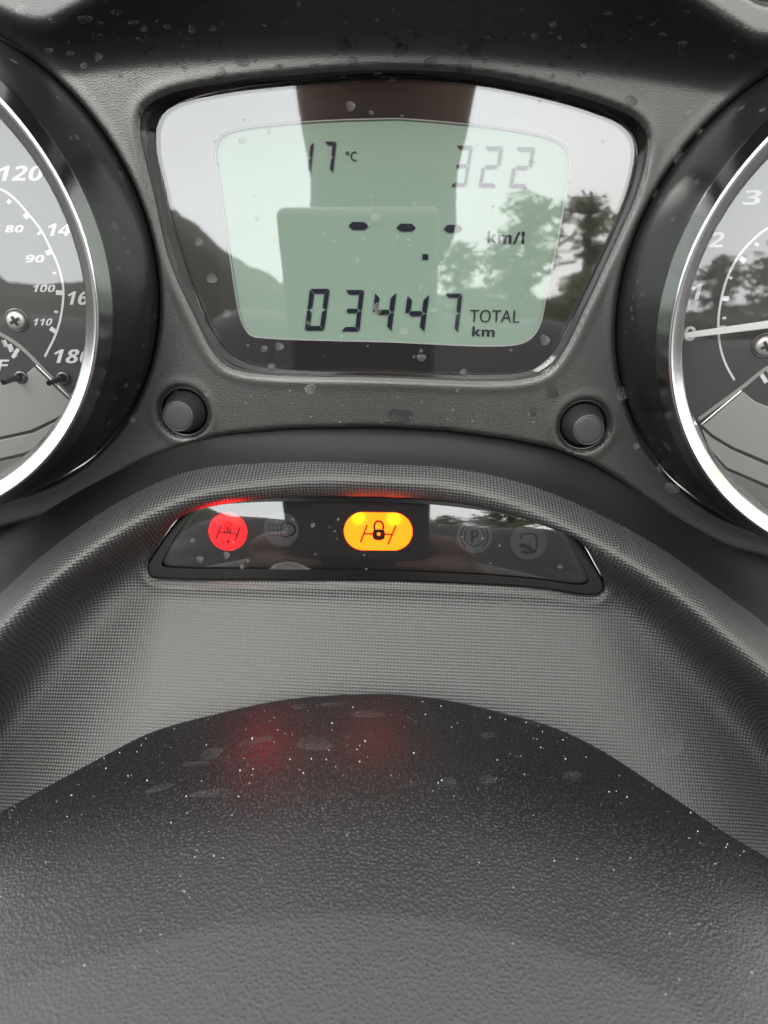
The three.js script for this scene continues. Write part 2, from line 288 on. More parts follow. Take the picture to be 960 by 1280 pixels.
{
  const rnd = mulberry(41);
  const dark = [[303, 75, 9], [429, 56, 9], [441, 77, 7], [502, 61, 8], [539, 78, 8], [593, 62, 9], [580, 83, 9], [276, 91, 7], [789, 126, 8, 7], [347, 84, 4], [395, 83, 4], [690, 80, 4], [666, 96, 4], [710, 108, 4], [730, 90, 3], [520, 45, 4], [200, 82, 3], [150, 95, 3]];
  for (let i = 0; i < 170; i++) dark.push([120 + rnd() * 700, 40 + rnd() * 60, 0.7 + rnd() ** 2 * 3]);
  const d2 = [[667, 515, 5], [690, 490, 7, 9], [420, 570, 10, 4], [500, 520, 16, 9], [730, 548, 12, 6]];
  part('water_spots', spots([...dark, ...d2], panelF, 0.16), M.stainDark, panelThing, { kind: 'stuff' });
  const lite = [...Array.from({ length: 90 }, () => [20 + rnd() * 930, 4 + rnd() * 62, 0.8 + rnd() ** 2 * 3.2, 0.7 + rnd() ** 2 * 2]), ...Array.from({ length: 40 }, () => [240 + rnd() * 440, 480 + rnd() * 50, 0.6 + rnd() ** 2 * 1.6]), [388, 486, 7, 6], [166, 524, 4], [860, 140, 3], [778, 492, 7, 8], [795, 558, 4], [840, 610, 9, 6, 0.5], [826, 585, 5], [808, 545, 4], [849, 196, 8, 11, -0.6], [820, 243, 4, 6], [874, 165, 4, 5],
    [106, 24, 10, 5], [145, 16, 7, 3], [167, 28, 7, 3], [240, 36, 5], [266, 35, 4], [123, 71, 5], [61, 63, 6, 3], [88, 67, 5, 3], [105, 82, 4], [209, 33, 4, 3], [180, 36, 4], [195, 27, 3, 2], [125, 29, 5, 2], [691, 31, 5, 4], [668, 45, 4], [700, 47, 3], [760, 16, 6, 3], [815, 30, 4, 2], [828, 43, 5, 3], [853, 54, 6, 3], [915, 71, 5, 3], [730, 57, 4, 3], [472, 24, 3], [373, 4, 3], [490, 12, 3], [568, 8, 4, 2], [652, 12, 3, 2], [28, 12, 8, 6]];
  part('dried_drops', spots(lite, panelF, 0.3), M.stain, panelThing, { kind: 'stuff' });
}

// ───────────────────────── digital display ─────────────────────────
const font = await new FontLoader().loadAsync('fonts/droid/droid_sans_regular.typeface.json'), bold = await new FontLoader().loadAsync('fonts/droid/droid_sans_bold.typeface.json');
function fitted(geo, frame, z, bl, br, tl) {         // maps a flat geometry's bounding box onto the parallelogram of three pixels
  geo.computeBoundingBox(); const b = geo.boundingBox, o = frame.hit(...bl, z), x = frame.hit(...br, z).sub(o), y = frame.hit(...tl, z).sub(o), w = b.max.x - b.min.x, h = b.max.y - b.min.y;
  const p = geo.attributes.position; for (let i = 0; i < p.count; i++) { const a = (p.getX(i) - b.min.x) / w, c = (p.getY(i) - b.min.y) / h; p.setXYZ(i, o.x + x.x * a + y.x * c, o.y + x.y * a + y.y * c, z + p.getZ(i)); }
  geo.computeVertexNormals(); return geo;
}
const lettering = (text, f, depth = 0.05) => new TextGeometry(text, { font: f, size: 3, depth, curveSegments: 5 });
const SEG = { 0: 'abcdef', 1: 'bc', 2: 'abged', 3: 'abgcd', 4: 'fgbc', 7: 'abc' };
function digitGeo(ch, frame, z, bl, br, tl, T = 0.2) {
  const o = frame.hit(...bl, z), x = frame.hit(...br, z).sub(o), y = frame.hit(...tl, z).sub(o), tv = (T * x.length()) / y.length(), g = 0.03, gv = (g * x.length()) / y.length();
  const hSeg = (yc, t0, t1) => [[g * 1.4, yc + t1], [1 - g * 1.4, yc + t1], [1 - T, yc + t0], [T, yc + t0]];
  const polys = {
    a: [[g, 1], [1 - g, 1], [1 - T - g * 0.4, 1 - tv], [T + g * 0.4, 1 - tv]], d: [[g, 0], [1 - g, 0], [1 - T - g * 0.4, tv], [T + g * 0.4, tv]],
    g: [[T * 0.75, 0.5], [T + 0.05, 0.5 + tv * 0.5], [1 - T - 0.05, 0.5 + tv * 0.5], [1 - T * 0.75, 0.5], [1 - T - 0.05, 0.5 - tv * 0.5], [T + 0.05, 0.5 - tv * 0.5]],
    b: [[1, 1 - gv], [1, 0.5 + gv], [1 - T * 0.5, 0.5 + gv], [1 - T, 0.5 + tv * 0.6], [1 - T, 1 - tv - gv]], c: [[1, gv], [1, 0.5 - gv], [1 - T * 0.5, 0.5 - gv], [1 - T, 0.5 - tv * 0.6], [1 - T, tv + gv]],
    f: [[0, 1 - gv], [0, 0.5 + gv], [T * 0.5, 0.5 + gv], [T, 0.5 + tv * 0.6], [T, 1 - tv - gv]], e: [[0, gv], [0, 0.5 - gv], [T * 0.5, 0.5 - gv], [T, 0.5 - tv * 0.6], [T, tv + gv]],
  };
  return [...SEG[ch]].map((s) => plate(polys[s].map(([a, b]) => new THREE.Vector2(o.x + x.x * a + y.x * b, o.y + x.y * a + y.y * b)), [], z, z + 0.12));
}
{
  const t = thing('digital_display', 'wide trapezoid digital screen with grey-green readout set under clear glass between the two dials', 'display', base);
  const ZG = -6, Z = -8.2, corr = (pts, z) => curve(PX(pts, base, z));
  const glassO = corr(glassPx, ZG), win = corr(windowPx, Z + 0.6);
  { // glossy side wall of the recess, stepped once on its way down to the glass
    const c0 = inset(opening, -0.25), near = (p) => { let m = 1e9, at; for (let i = 0; i < glassO.length; i++) { const d = p.distanceTo(glassO[i]); if (d < m) { m = d; at = glassO[i]; } } return at; };
    const soft = c0.map(near), n = c0.length, inner = soft.map((_, i) => { const q = new THREE.Vector2(); for (let k = -3; k <= 3; k++) q.add(soft[mod(i + k, n)]); return q.divideScalar(7); });
    const P = [], I = [], prof = [[0, -0.9], [0.06, -1.3], [0.42, -3.0], [0.5, -3.05], [0.56, -3.3], [0.92, -5.6], [1.0, -5.7], [1.03, -6.4]], m = prof.length;
    for (let i = 0; i < n; i++) for (const [q, z] of prof) P.push(c0[i].x + (inner[i].x - c0[i].x) * q, c0[i].y + (inner[i].y - c0[i].y) * q, z);
    for (let i = 0; i < n; i++) for (let k = 0; k + 1 < m; k++) { const a = i * m + k, b = ((i + 1) % n) * m + k; I.push(a, b + 1, b, a, a + 1, b + 1); }
    const g = new THREE.BufferGeometry(); g.setAttribute('position', new THREE.Float32BufferAttribute(P, 3)); g.setIndex(I); g.computeVertexNormals(); part('recess_wall', g, M.gloss, t);
  }
  part('glass', sheet(inset(glassO, -0.4), ZG), M.glass, t);
  part('mask', plate(inset(glassO, -0.8), [win], Z - 0.4, Z + 0.6, 0), M.bezel, t);
  part('window_trim', plate(inset(win, -0.25), [inset(win, 0.2)], Z - 0.4, Z + 0.3, 0.08), M.trim, t);
  part('screen', plate(inset(win, -0.2), [], Z - 1, Z - 0.3), M.lcd, t);
  const dg = (ch, bl, br, tl, T) => part('digit', digitGeo(ch, base, Z, bl, br, tl, T), M.ink, t);
  dg('1', [374, 216], [388, 216], [378, 178], 0.26); dg('7', [402, 216], [416, 216], [406, 177], 0.28);
  dg('3', [563, 233], [583, 233], [571, 182], 0.2); dg('2', [598, 234], [621, 234], [606, 183], 0.2); dg('2', [636, 235], [660, 235], [645, 184], 0.2);
  dg('0', [381, 413], [405, 413], [387.5, 361], 0.23); dg('3', [426, 414], [449, 414], [431.5, 362.5], 0.23); dg('4', [463, 414.5], [489, 414.5], [469, 365.5], 0.23); dg('4', [503.5, 415.5], [530, 415.5], [509.5, 368], 0.23); dg('7', [551, 416], [572.5, 416], [556, 367], 0.23);
  for (const [x, y, w] of [[448, 282.5, 12.5], [507.5, 284.5, 12], [566.5, 286, 12]]) part('dash', plate(PX([[x - w, y], [x - w + 5, y - 5], [x + w - 5, y - 5], [x + w, y], [x + w - 5, y + 4.5], [x - w + 5, y + 4.5]].reverse(), base, Z), [], Z, Z + 0.12), M.ink, t);
  part('decimal_point', plate(PX([[528, 317.5], [535, 317.5], [535, 324.5], [528, 324.5]].reverse(), base, Z), [], Z, Z + 0.12), M.ink, t);
  const tx = (s, f, bl, br, tl) => part('unit_text', fitted(lettering(s, f), base, Z, bl, br, tl), M.ink, t);
  tx('°C', font, [432, 200.5], [446, 201], [432, 189]); tx('km/l', bold, [609, 304], [655, 305], [609.5, 288.5]); tx('TOTAL', font, [587, 402.5], [649, 403.5], [588, 387]); tx('km', bold, [590, 420], [618, 421], [590.5, 408]);
  // dried drops on the glass
  const rnd = mulberry(7), Fg = () => ZG, list = [[265, 348, 6], [283, 392, 5], [438, 133, 6], [464, 141, 3], [470, 272, 6], [447, 325, 3], [505, 414, 5], [604, 323, 5], [681, 425, 6], [697, 323, 5], [558, 316, 4], [472, 385, 5, 7], [303, 175, 5], [249, 302, 5], [349, 433, 5], [330, 436, 4], [527, 447, 6, 4], [580, 465, 4], [340, 457, 5, 3], [228, 262, 4], [560, 382, 4, 3], [540, 388, 6, 3]];
  for (let i = 0; i < 150; i++) list.push([300 + rnd() * 380, 130 + rnd() * 320, 0.5 + rnd() ** 3 * 2.2]);
  for (let i = 0; i < 50; i++) list.push([215 + rnd() * 560, 110 + rnd() * 200, 0.6 + rnd() ** 2 * 2.2]);
  part('dried_drops', spots(list.filter(([x, y]) => x > 235 || y < 230), Fg), M.stain, t, { kind: 'stuff' });
}

// ───────────────────────── push buttons ─────────────────────────
buttonC.forEach((b, i) => {
  const f = new Frame(V3(b.x, b.y, 0)), t = thing('push_button', ['round black rubber push button in the panel below the left side of the screen', 'round black rubber push button in the panel below the right side of the screen'][i], 'button', f, 'push buttons below the screen');
  const R = b.r, L = (pts) => new THREE.LatheGeometry(pts.map(([x, y]) => new THREE.Vector2(x, y)), 64).rotateX(Math.PI / 2);
  part('collar', L([[R + 0.3, -8], [R + 0.3, -1.4], [R - 0.2, -1.1], [R - 0.7, -1.5], [R - 0.9, -8]]), M.satinBlack, t);
  part('button_body', L([[R - 1.0, -6], [R - 1.0, -1.6], [R - 1.25, -1.1], [R - 1.5, -0.6], [3.9, 4.3], [3.55, 4.75], [3.3, 4.6]]), M.rubber, t);
  part('button_cap', L([[3.4, 4.2], [3.3, 4.55], [2.9, 4.7], [1.5, 4.75], [0, 4.76]]), phys({ name: 'button_grey', color: lin(0.0065), roughness: 0.6, specularIntensity: 0.5 }), t);
});

// ───────────────────────── gauges ─────────────────────────
function tubeGeo(pts, r, seg = 40, rad = 8) { return new THREE.TubeGeometry(new THREE.CatmullRomCurve3(pts, false, 'centripetal'), seg, r, rad, false); }
function ribbon(pts, w, z, h = 0.12, n = 60) {       // flat line of width w along points
  const c = curve(pts, n, false), l = [], r = [];
  c.forEach((p, i) => { const a = c[Math.max(0, i - 1)], b = c[Math.min(c.length - 1, i + 1)], dx = b.x - a.x, dy = b.y - a.y, q = Math.hypot(dx, dy); l.push(new THREE.Vector2(p.x - (dy * w) / 2 / q, p.y + (dx * w) / 2 / q)); r.push(new THREE.Vector2(p.x + (dy * w) / 2 / q, p.y - (dx * w) / 2 / q)); });
  return plate([...l, ...r.reverse()], [], z, z + h);
}
function gaugeBody(g, name, label) {
  const f = g.frame, t = thing(name, label, 'gauge', f), L = (pts) => new THREE.LatheGeometry(pts.map(([x, y]) => new THREE.Vector2(x, y)), 160).rotateX(Math.PI / 2);
  { // pod wall: from the panel's round opening out to the chrome ring
    const n = 160, rows = [], P = [], UV = [], I = [];
    const bottom = (a) => f.toLocal(V3(g.c[0] + (g.r - 0.35) * Math.cos(a), g.c[1] + (g.r - 0.35) * Math.sin(a), -7)), low = (a) => f.toLocal(V3(g.c[0] + (g.r - 0.4) * Math.cos(a), g.c[1] + (g.r - 0.4) * Math.sin(a), -0.5)), top = (a, r, h) => V3(r * Math.cos(a), r * Math.sin(a), h);
    for (let i = 0; i <= n; i++) {
      const a = (i / n) * 2 * Math.PI, b = low(a), e = top(a, 53.25, 25.3), col = [bottom(a), b];
      for (let k = 1; k <= 8; k++) { const q = k / 8, p = b.clone().lerp(e, q), d = Math.hypot(p.x, p.y), bulge = 0.7 * Math.sin(q * Math.PI); col.push(V3(p.x * (1 + bulge / d), p.y * (1 + bulge / d), p.z)); }
      col.push(top(a, 53.1, 26.0), top(a, 52.6, 26.3), top(a, 51, 26.2)); rows.push(col);
    }
    const m = rows[0].length; rows.forEach((c, i) => c.forEach((p, k) => { P.push(p.x, p.y, p.z); UV.push((i / n) * 0.34, k * 0.003); }));
    for (let i = 0; i < n; i++) for (let k = 0; k + 1 < m; k++) { const a = i * m + k, b = a + m; I.push(a, b, b + 1, a, b + 1, a + 1); }
    const geo = new THREE.BufferGeometry(); geo.setAttribute('position', new THREE.Float32BufferAttribute(P, 3)); geo.setAttribute('uv', new THREE.Float32BufferAttribute(UV, 2)); geo.setIndex(I); geo.computeVertexNormals();
    part('pod_wall', geo, M.satinBlack, t);
    // dried drops on the wall
    const rnd = mulberry(g.side + 9), list = [];
    for (let i = 0; i < 54; i++) { const len = 0.35 + 1.2 * rnd() ** 2; list.push([(g.side < 0 ? 0 : Math.PI) + (rnd() - 0.5) * 2.3, 0.1 + rnd() * 0.82, (0.3 + 0.35 * len) / 55, len / 25]); }
    part('dried_drops', dropMesh(list, (phi, q) => { const p = low(phi).lerp(top(phi, 53.25, 25.3), q), rr = Math.hypot(p.x, p.y), o = (rr + 0.7 * Math.sin(q * Math.PI) + 0.1) / rr; return [p.x * o, p.y * o, p.z]; }), M.podStain, t, { kind: 'stuff' });
  }
  part('chrome_ring', L([[50.5, 24.6], [53.2, 26.2], [53.35, 26.5], [53.2, 26.8], [51.5, 31.2], [51.2, 31.55], [50.8, 31.6], [50.4, 31.3], [48.7, 29.6], [48.4, 29.3], [48.3, 28.8], [47.6, 25.5], [47.4, 24]]), M.chrome, t);
  part('inner_wall', L([[47.5, 24.2], [47.9, 20], [49.6, 14], [49.6, 12]]), M.satinBlack, t);
  part('dial_glass', new THREE.CircleGeometry(48.0, 128).rotateX(-2.2 * D2R).translate(0, 0, 27), M.glass, t);
  part('dial_face', new THREE.CylinderGeometry(50, 50, 1.2, 128).rotateX(Math.PI / 2).translate(0, 0, DIAL - 0.6), M.dial, t);
  return t;
}

const local = (f, pts, z = DIAL) => PX(pts, f, z);
function screw(t, f, px, py, r) {
  const c = f.hit(px, py, DIAL), head = new THREE.LatheGeometry([[0, 1.5], [r * 0.6, 1.45], [r * 0.9, 1.15], [r, 0.6], [r, 0]].map(([x, y]) => new THREE.Vector2(x, y)), 32).rotateX(Math.PI / 2).translate(c.x, c.y, DIAL);
  const s = part('screw', head, phys({ name: 'screw_steel', color: lin(0.15, 0.145, 0.135), metalness: 0.8, roughness: 0.4 }), t);
  part('cross_slot', [0, 1].map((k) => new THREE.BoxGeometry(r * 1.05, r * 0.3, 0.5).rotateZ(k * Math.PI / 2 + 0.5).translate(c.x, c.y, DIAL + 1.42)), M.gloss, s);
  part('screw_collar', new THREE.TorusGeometry(r * 1.12, 0.3, 10, 40).translate(c.x, c.y, DIAL + 0.15), M.satinBlack, s);
}
function dialText(t, f, s, bl, br, tl, fnt = bold) { part('numeral', fitted(lettering(s, fnt, 0.06), f, DIAL + 0.08, bl, br, tl), M.white, t); }
function ticks(t, f, list) { for (const [x0, y0, x1, y1, w] of list) { const a = f.hit(x0, y0, DIAL), b = f.hit(x1, y1, DIAL), d = b.clone().sub(a), l = d.length(); part('tick_mark', new THREE.BoxGeometry(l, w, 0.1).rotateZ(Math.atan2(d.y, d.x)).translate((a.x + b.x) / 2, (a.y + b.y) / 2, DIAL + 0.08), M.white, t); } }
{
  const g = GAUGE[0], f = g.frame, t = gaugeBody(g, 'speedometer', 'round chrome-rimmed speedometer at the left edge numbered up to 180 with a fuel scale below');
  dialText(t, f, '120', [-5, 226], [51, 226], [0, 207]); dialText(t, f, '140', [57, 295], [102, 295], [61, 279]); dialText(t, f, '160', [82, 381], [123, 381], [86, 364]); dialText(t, f, '180', [64, 454], [113, 454], [69, 436.5]);
  dialText(t, f, '80', [6, 290.5], [28, 290.5], [8.5, 281.5]); dialText(t, f, '90', [31, 328], [54, 328], [33.5, 318.5]); dialText(t, f, '100', [39.5, 365], [67.5, 365], [42, 356]); dialText(t, f, '110', [40, 407], [63.5, 407], [43, 398]); dialText(t, f, '60', [-60, 240], [-40, 240], [-58, 231]);
  dialText(t, f, 'F', [-4, 463], [9, 463], [-1.5, 449.5]);
  part('scale_arc', ribbon(local(f, [[-60, 222], [0, 236], [19, 249], [35, 267], [51, 287], [62, 308], [72, 330], [79, 358], [77, 391], [70, 417], [56, 446]]), 0.45, DIAL, 0.1), M.white, t);
  ticks(t, f, [[10, 254, 13, 250, 0.7], [31, 272, 35, 268, 1], [47, 293, 51, 290, 0.5], [58, 317, 64, 314, 1], [66, 341.5, 70, 341, 0.5], [70, 365.5, 78, 366, 1], [68, 389.5, 72.5, 390, 0.5], [63, 410, 70, 415, 1], [5, 425, 7.5, 433, 0.9], [12, 430, 15, 438, 0.9], [16.5, 438, 22, 446, 0.1], [3.5, 425.5, 7, 433.5, 0.6]]);
  ticks(t, f, [[10.5, 432, 14, 440, 0.6], [16, 447, 23, 436, 0.8]]);
  screw(t, f, 21, 400, 2.15);
  // fuel scale and silver plates
  part('fuel_scale_arc', ribbon(local(f, [[-80, 400], [-30, 408], [0, 417], [27, 434], [54, 461], [93, 501]]), 0.8, DIAL, 0.35), M.silver, t);
  part('silver_rod', tubeGeo(local(f, [[46, 456], [92, 500]]).map((p) => V3(p.x, p.y, DIAL + 0.5)), 0.35), M.chrome, t);
  part('upper_plate', plate(local(f, [[-70, 478], [0, 478], [30, 470], [44, 458], [70, 484], [92, 505], [72, 522], [40, 537], [0, 546], [-70, 548]].reverse()), [], DIAL, DIAL + 0.5, 0.15), M.silver, t);
  part('lower_plate', plate(local(f, [[-70, 552], [0, 550], [42, 541], [74, 525], [93, 508], [97, 520], [70, 548], [30, 566], [0, 573], [-70, 576]].reverse()), [], DIAL, DIAL + 0.3, 0.1), M.silver, t);
  part('base_plate', plate(local(f, [[-70, 580], [0, 577], [32, 570], [72, 551], [80, 560], [40, 610], [-70, 640]].reverse()), [], DIAL, DIAL + 0.2, 0.08), phys({ name: 'dull_silver', color: lin(0.034, 0.033, 0.031), metalness: 0.4, roughness: 0.5 }), t);
  for (const [x, y, x1, y1] of [[27, 471, 4, 478], [79.5, 472, 61, 479]]) {
    const b = f.hit(x, y, DIAL), e = f.hit(x1, y1, DIAL + 6.5);
    const p = part('needle_stop', tubeGeo([b, b.clone().lerp(e, 0.5), e], 0.62, 8, 12), M.satinBlack, t);
    part('stop_collar', new THREE.TorusGeometry(1.15, 0.45, 10, 32).translate(b.x, b.y, DIAL + 0.5), M.satinBlack, p);
  }
  const c = f.hit(-150, 410, DIAL);
  part('needle', plate([V3(c.x - 4, c.y + 1), V3(c.x + 4, c.y - 1), V3(c.x - 22, c.y - 30), V3(c.x - 23, c.y - 29.4)].reverse().map((p) => new THREE.Vector2(p.x, p.y)), [], DIAL + 3, DIAL + 3.8, 0.1), M.white, t);
}
{
  const g = GAUGE[1], f = g.frame, t = gaugeBody(g, 'rev_counter', 'round chrome-rimmed rev counter at the right edge with its white needle resting on 0');
  dialText(t, f, '3', [927, 256], [949, 256], [932, 237.5]); dialText(t, f, '2', [886, 309], [903, 309], [890, 290]); dialText(t, f, '1', [861, 374], [873, 374], [866, 355]); dialText(t, f, '0', [854, 426], [869, 426], [856, 408]);
  part('scale_arc', ribbon(local(f, [[1000, 268], [960, 285], [943, 298], [924, 319], [910, 345], [902, 372], [898, 400], [900, 432], [908, 457], [918, 475]]), 0.45, DIAL, 0.1), M.white, t);
  ticks(t, f, [[944, 304, 948, 307, 0.5], [925, 322, 931, 327, 1], [910, 346, 915, 348, 0.5], [903, 373, 911, 373.5, 1], [903, 397.5, 907.5, 397.5, 0.5], [898, 410, 907, 409, 0.8], [951, 467, 958, 478, 0.9]]);
  ticks(t, f, [[960, 460, 966, 472, 0.9]]);
  screw(t, f, 955.5, 431.5, 2.25);
  const tip = f.hit(855, 419.5, DIAL + 4), mid = f.hit(960, 405.5, DIAL + 4), d = mid.clone().sub(tip).normalize(), n = V3(-d.y, d.x, 0), len = 48, q = (s, o) => new THREE.Vector2(tip.x + d.x * s + n.x * o, tip.y + d.y * s + n.y * o);
  part('needle', plate([q(0, -0.6), q(len, -1.2), q(len, 1.2), q(0, 0.6)], [], DIAL + 3.6, DIAL + 4.4, 0.12), M.white, t);
  const hub = q(len + 3, 0); part('needle_hub', new THREE.CylinderGeometry(7, 7.6, 4, 48).rotateX(Math.PI / 2).translate(hub.x, hub.y, DIAL + 4), M.satinBlack, t);
  part('temperature_scale_arc', ribbon(local(f, [[873, 524], [927, 484], [960, 459], [1000, 445], [1060, 436]]), 0.8, DIAL, 0.35), M.silver, t);
  part('silver_rod', tubeGeo(local(f, [[876, 530], [926, 488]]).map((p) => V3(p.x, p.y, DIAL + 0.5)), 0.38), M.chrome, t);
  part('upper_plate', plate(local(f, [[878, 532], [928, 489], [944, 502], [970, 512], [1040, 515], [1040, 590], [960, 577], [915, 558], [890, 543]].reverse()), [], DIAL, DIAL + 0.5, 0.15), M.silver, t);
  part('lower_plate', plate(local(f, [[877, 536], [889, 547], [914, 562], [960, 582], [1040, 594], [1040, 622], [960, 606], [908, 584], [886, 560]].reverse()), [], DIAL, DIAL + 0.3, 0.1), M.silver, t);
  part('base_plate', plate(local(f, [[888, 570], [908, 588], [960, 611], [1040, 626], [1040, 660], [960, 655], [900, 600]].reverse()), [], DIAL, DIAL + 0.2, 0.08), phys({ name: 'dull_silver', color: lin(0.034, 0.033, 0.031), metalness: 0.4, roughness: 0.5 }), t);
  // brown stain on the ring
  const p = f.hit(898, 594, 29.6), a = Math.atan2(p.y, p.x), st = []; for (let i = 0; i <= 14; i++) { const b = a + ((i - 7) / 7) * 0.075, w = Math.sin((i / 14) * Math.PI) * 0.5; st.push(V3(48.75 * Math.cos(b), 48.75 * Math.sin(b), 29.72), V3((48.75 + w) * Math.cos(b), (48.75 + w) * Math.sin(b), 29.72 + w)); }
  const P = [], I = []; st.forEach((v) => P.push(v.x, v.y, v.z)); for (let i = 0; i < 14; i++) I.push(i * 2, i * 2 + 1, i * 2 + 3, i * 2, i * 2 + 3, i * 2 + 2);
  const geo = new THREE.BufferGeometry(); geo.setAttribute('position', new THREE.Float32BufferAttribute(P, 3)); geo.setIndex(I); geo.computeVertexNormals();
  part('rust_stain', geo, phys({ name: 'rust', color: lin(0.3, 0.17, 0.09), roughness: 0.8, transparent: true, opacity: 0.7, side: THREE.DoubleSide }), t);
}

// ───────────────────────── moulding below the panel, with the warning-light opening ─────────────────────────
const LENS_T = Math.atan(0.176), lensW = (v) => 6 + 0.176 * (-56.6 - v);
const lensFrame = new Frame(V3(-3.5, -70, lensW(-70)), new THREE.Quaternion().setFromEuler(new THREE.Euler(-LENS_T, 0, 0)));
const baseW = (v) => { const s = -81 - v, k = 6, sp = s > 0 ? s : 0, soft = s < -k ? 0 : s > k ? s : (s + k) ** 2 / (4 * k); return lensW(v) + 0.5 * soft; };
const ridgeR = (u) => 5 + 0.22 * (Math.hypot(Math.max(0, Math.abs(u + 4) - 12), 10) - 10);
const crestPx = [[-250, 1060], [-160, 960], [-80, 868], [0, 785], [70, 722], [160, 659], [240, 622], [330, 607], [450, 601], [560, 609], [650, 634], [740, 677], [830, 733], [900, 788], [960, 838], [1040, 912], [1120, 1000], [1210, 1110]];
const crest = curve(crestPx.map(([x, y]) => { const p = hitOn(x, y, (u, v) => baseW(v) + ridgeR(u)); return [p.x, p.y]; }), 220, false);
const crestV = lerpX(crest), crestD = polyDist(crest, false);
const crestS = (u, v) => Math.sign(v - crestV(u)) * crestD(u, v);
const bandD = (u) => 2.9 + 0.035 * Math.abs(u + 4);
const mouldF = (u, v) => {
  const d = crestS(u, v), R = ridgeR(u), b = bandD(u);
  const r = d < 0 ? R * Math.exp(-((d / (5 + 0.035 * Math.abs(u + 4))) ** 2)) : R * Math.exp(-((d / (b * 0.95)) ** 2)) - 0.55 * Math.max(0, d - b * 0.7) ** 1.15;
  const hollow = 0.4 * Math.max(0, Math.hypot(Math.max(0, Math.abs(u + 4) - 52), 8) - 8), low = d < 0 ? hollow * (d > -20 ? smooth(0, -20, d) : Math.exp(-(((d + 20) / 18) ** 2))) : 0;
  return baseW(v) + r - low;
};
const lensOuterPx = [[238, 634], [262, 626], [300, 621], [363, 619], [480, 620], [530, 622], [613, 632], [680, 647], [712, 658], [722, 668], [743, 703], [757, 733], [752, 743], [738, 746], [680, 738], [613, 733], [480, 728], [327, 727], [203, 725], [187, 722], [183, 709], [197, 682], [220, 650]];
const lensOuter = curve(PX(lensOuterPx, lensFrame), 180), lensOuterP = lensOuter.map((p) => { const q = V3(p.x, p.y, 0).applyQuaternion(lensFrame.q).add(lensFrame.o); return new THREE.Vector2(q.x, q.y); });
const lensD = polyDist(lensOuterP);
{
  const t = thing('dashboard_moulding', 'dark grey woven-grain plastic moulding arching around the strip of warning lights', 'dashboard moulding', base);
  const F = (u, v) => { const s = lensD(u, v, 8); return mouldF(u, v) + 0.9 * Math.exp(-((s / 2.6) ** 2)) * smooth(-70, -80, v) - lipDrop(s, 1.2); };
  part('moulding', field({ u0: -172, u1: 164, v0: -172, v1: -40, step: 0.75, F, keep: (u, v) => Math.min(bandD(u) - crestS(u, v), lensD(u, v, 8)), wall: 5 }), M.weave, t);
  part('seal_band', field({ u0: -172, u1: 164, v0: -172, v1: -34, step: 0.9, F: (u, v) => mouldF(u, v) - 0.35, keep: (u, v) => Math.min(crestS(u, v) - bandD(u) + 1, edgeS(u) + 5 - v) }), M.band, t);
  part('lower_housing', new RoundedBoxGeometry(320, 90, 60, 3, 6).translate(-4, -130, -40), M.satinBlack, t);
  const st = ([[190, 795, 14, 12], [85, 770, 8, 5, 0.5], [180, 738, 8, 5], [330, 760, 6, 3], [640, 762, 20, 12], [720, 925, 14, 13], [655, 828, 10], [840, 930, 14, 16], [700, 805, 12], [765, 690, 10, 5, -0.5], [900, 890, 8, 6]]);
  part('dried_drops', spots(st, F, 0.12), phys({ name: 'faint_stain', color: lin(0.03), roughness: 0.7, transparent: true, vertexColors: true, opacity: 0.4 }), t, { kind: 'stuff' });
}

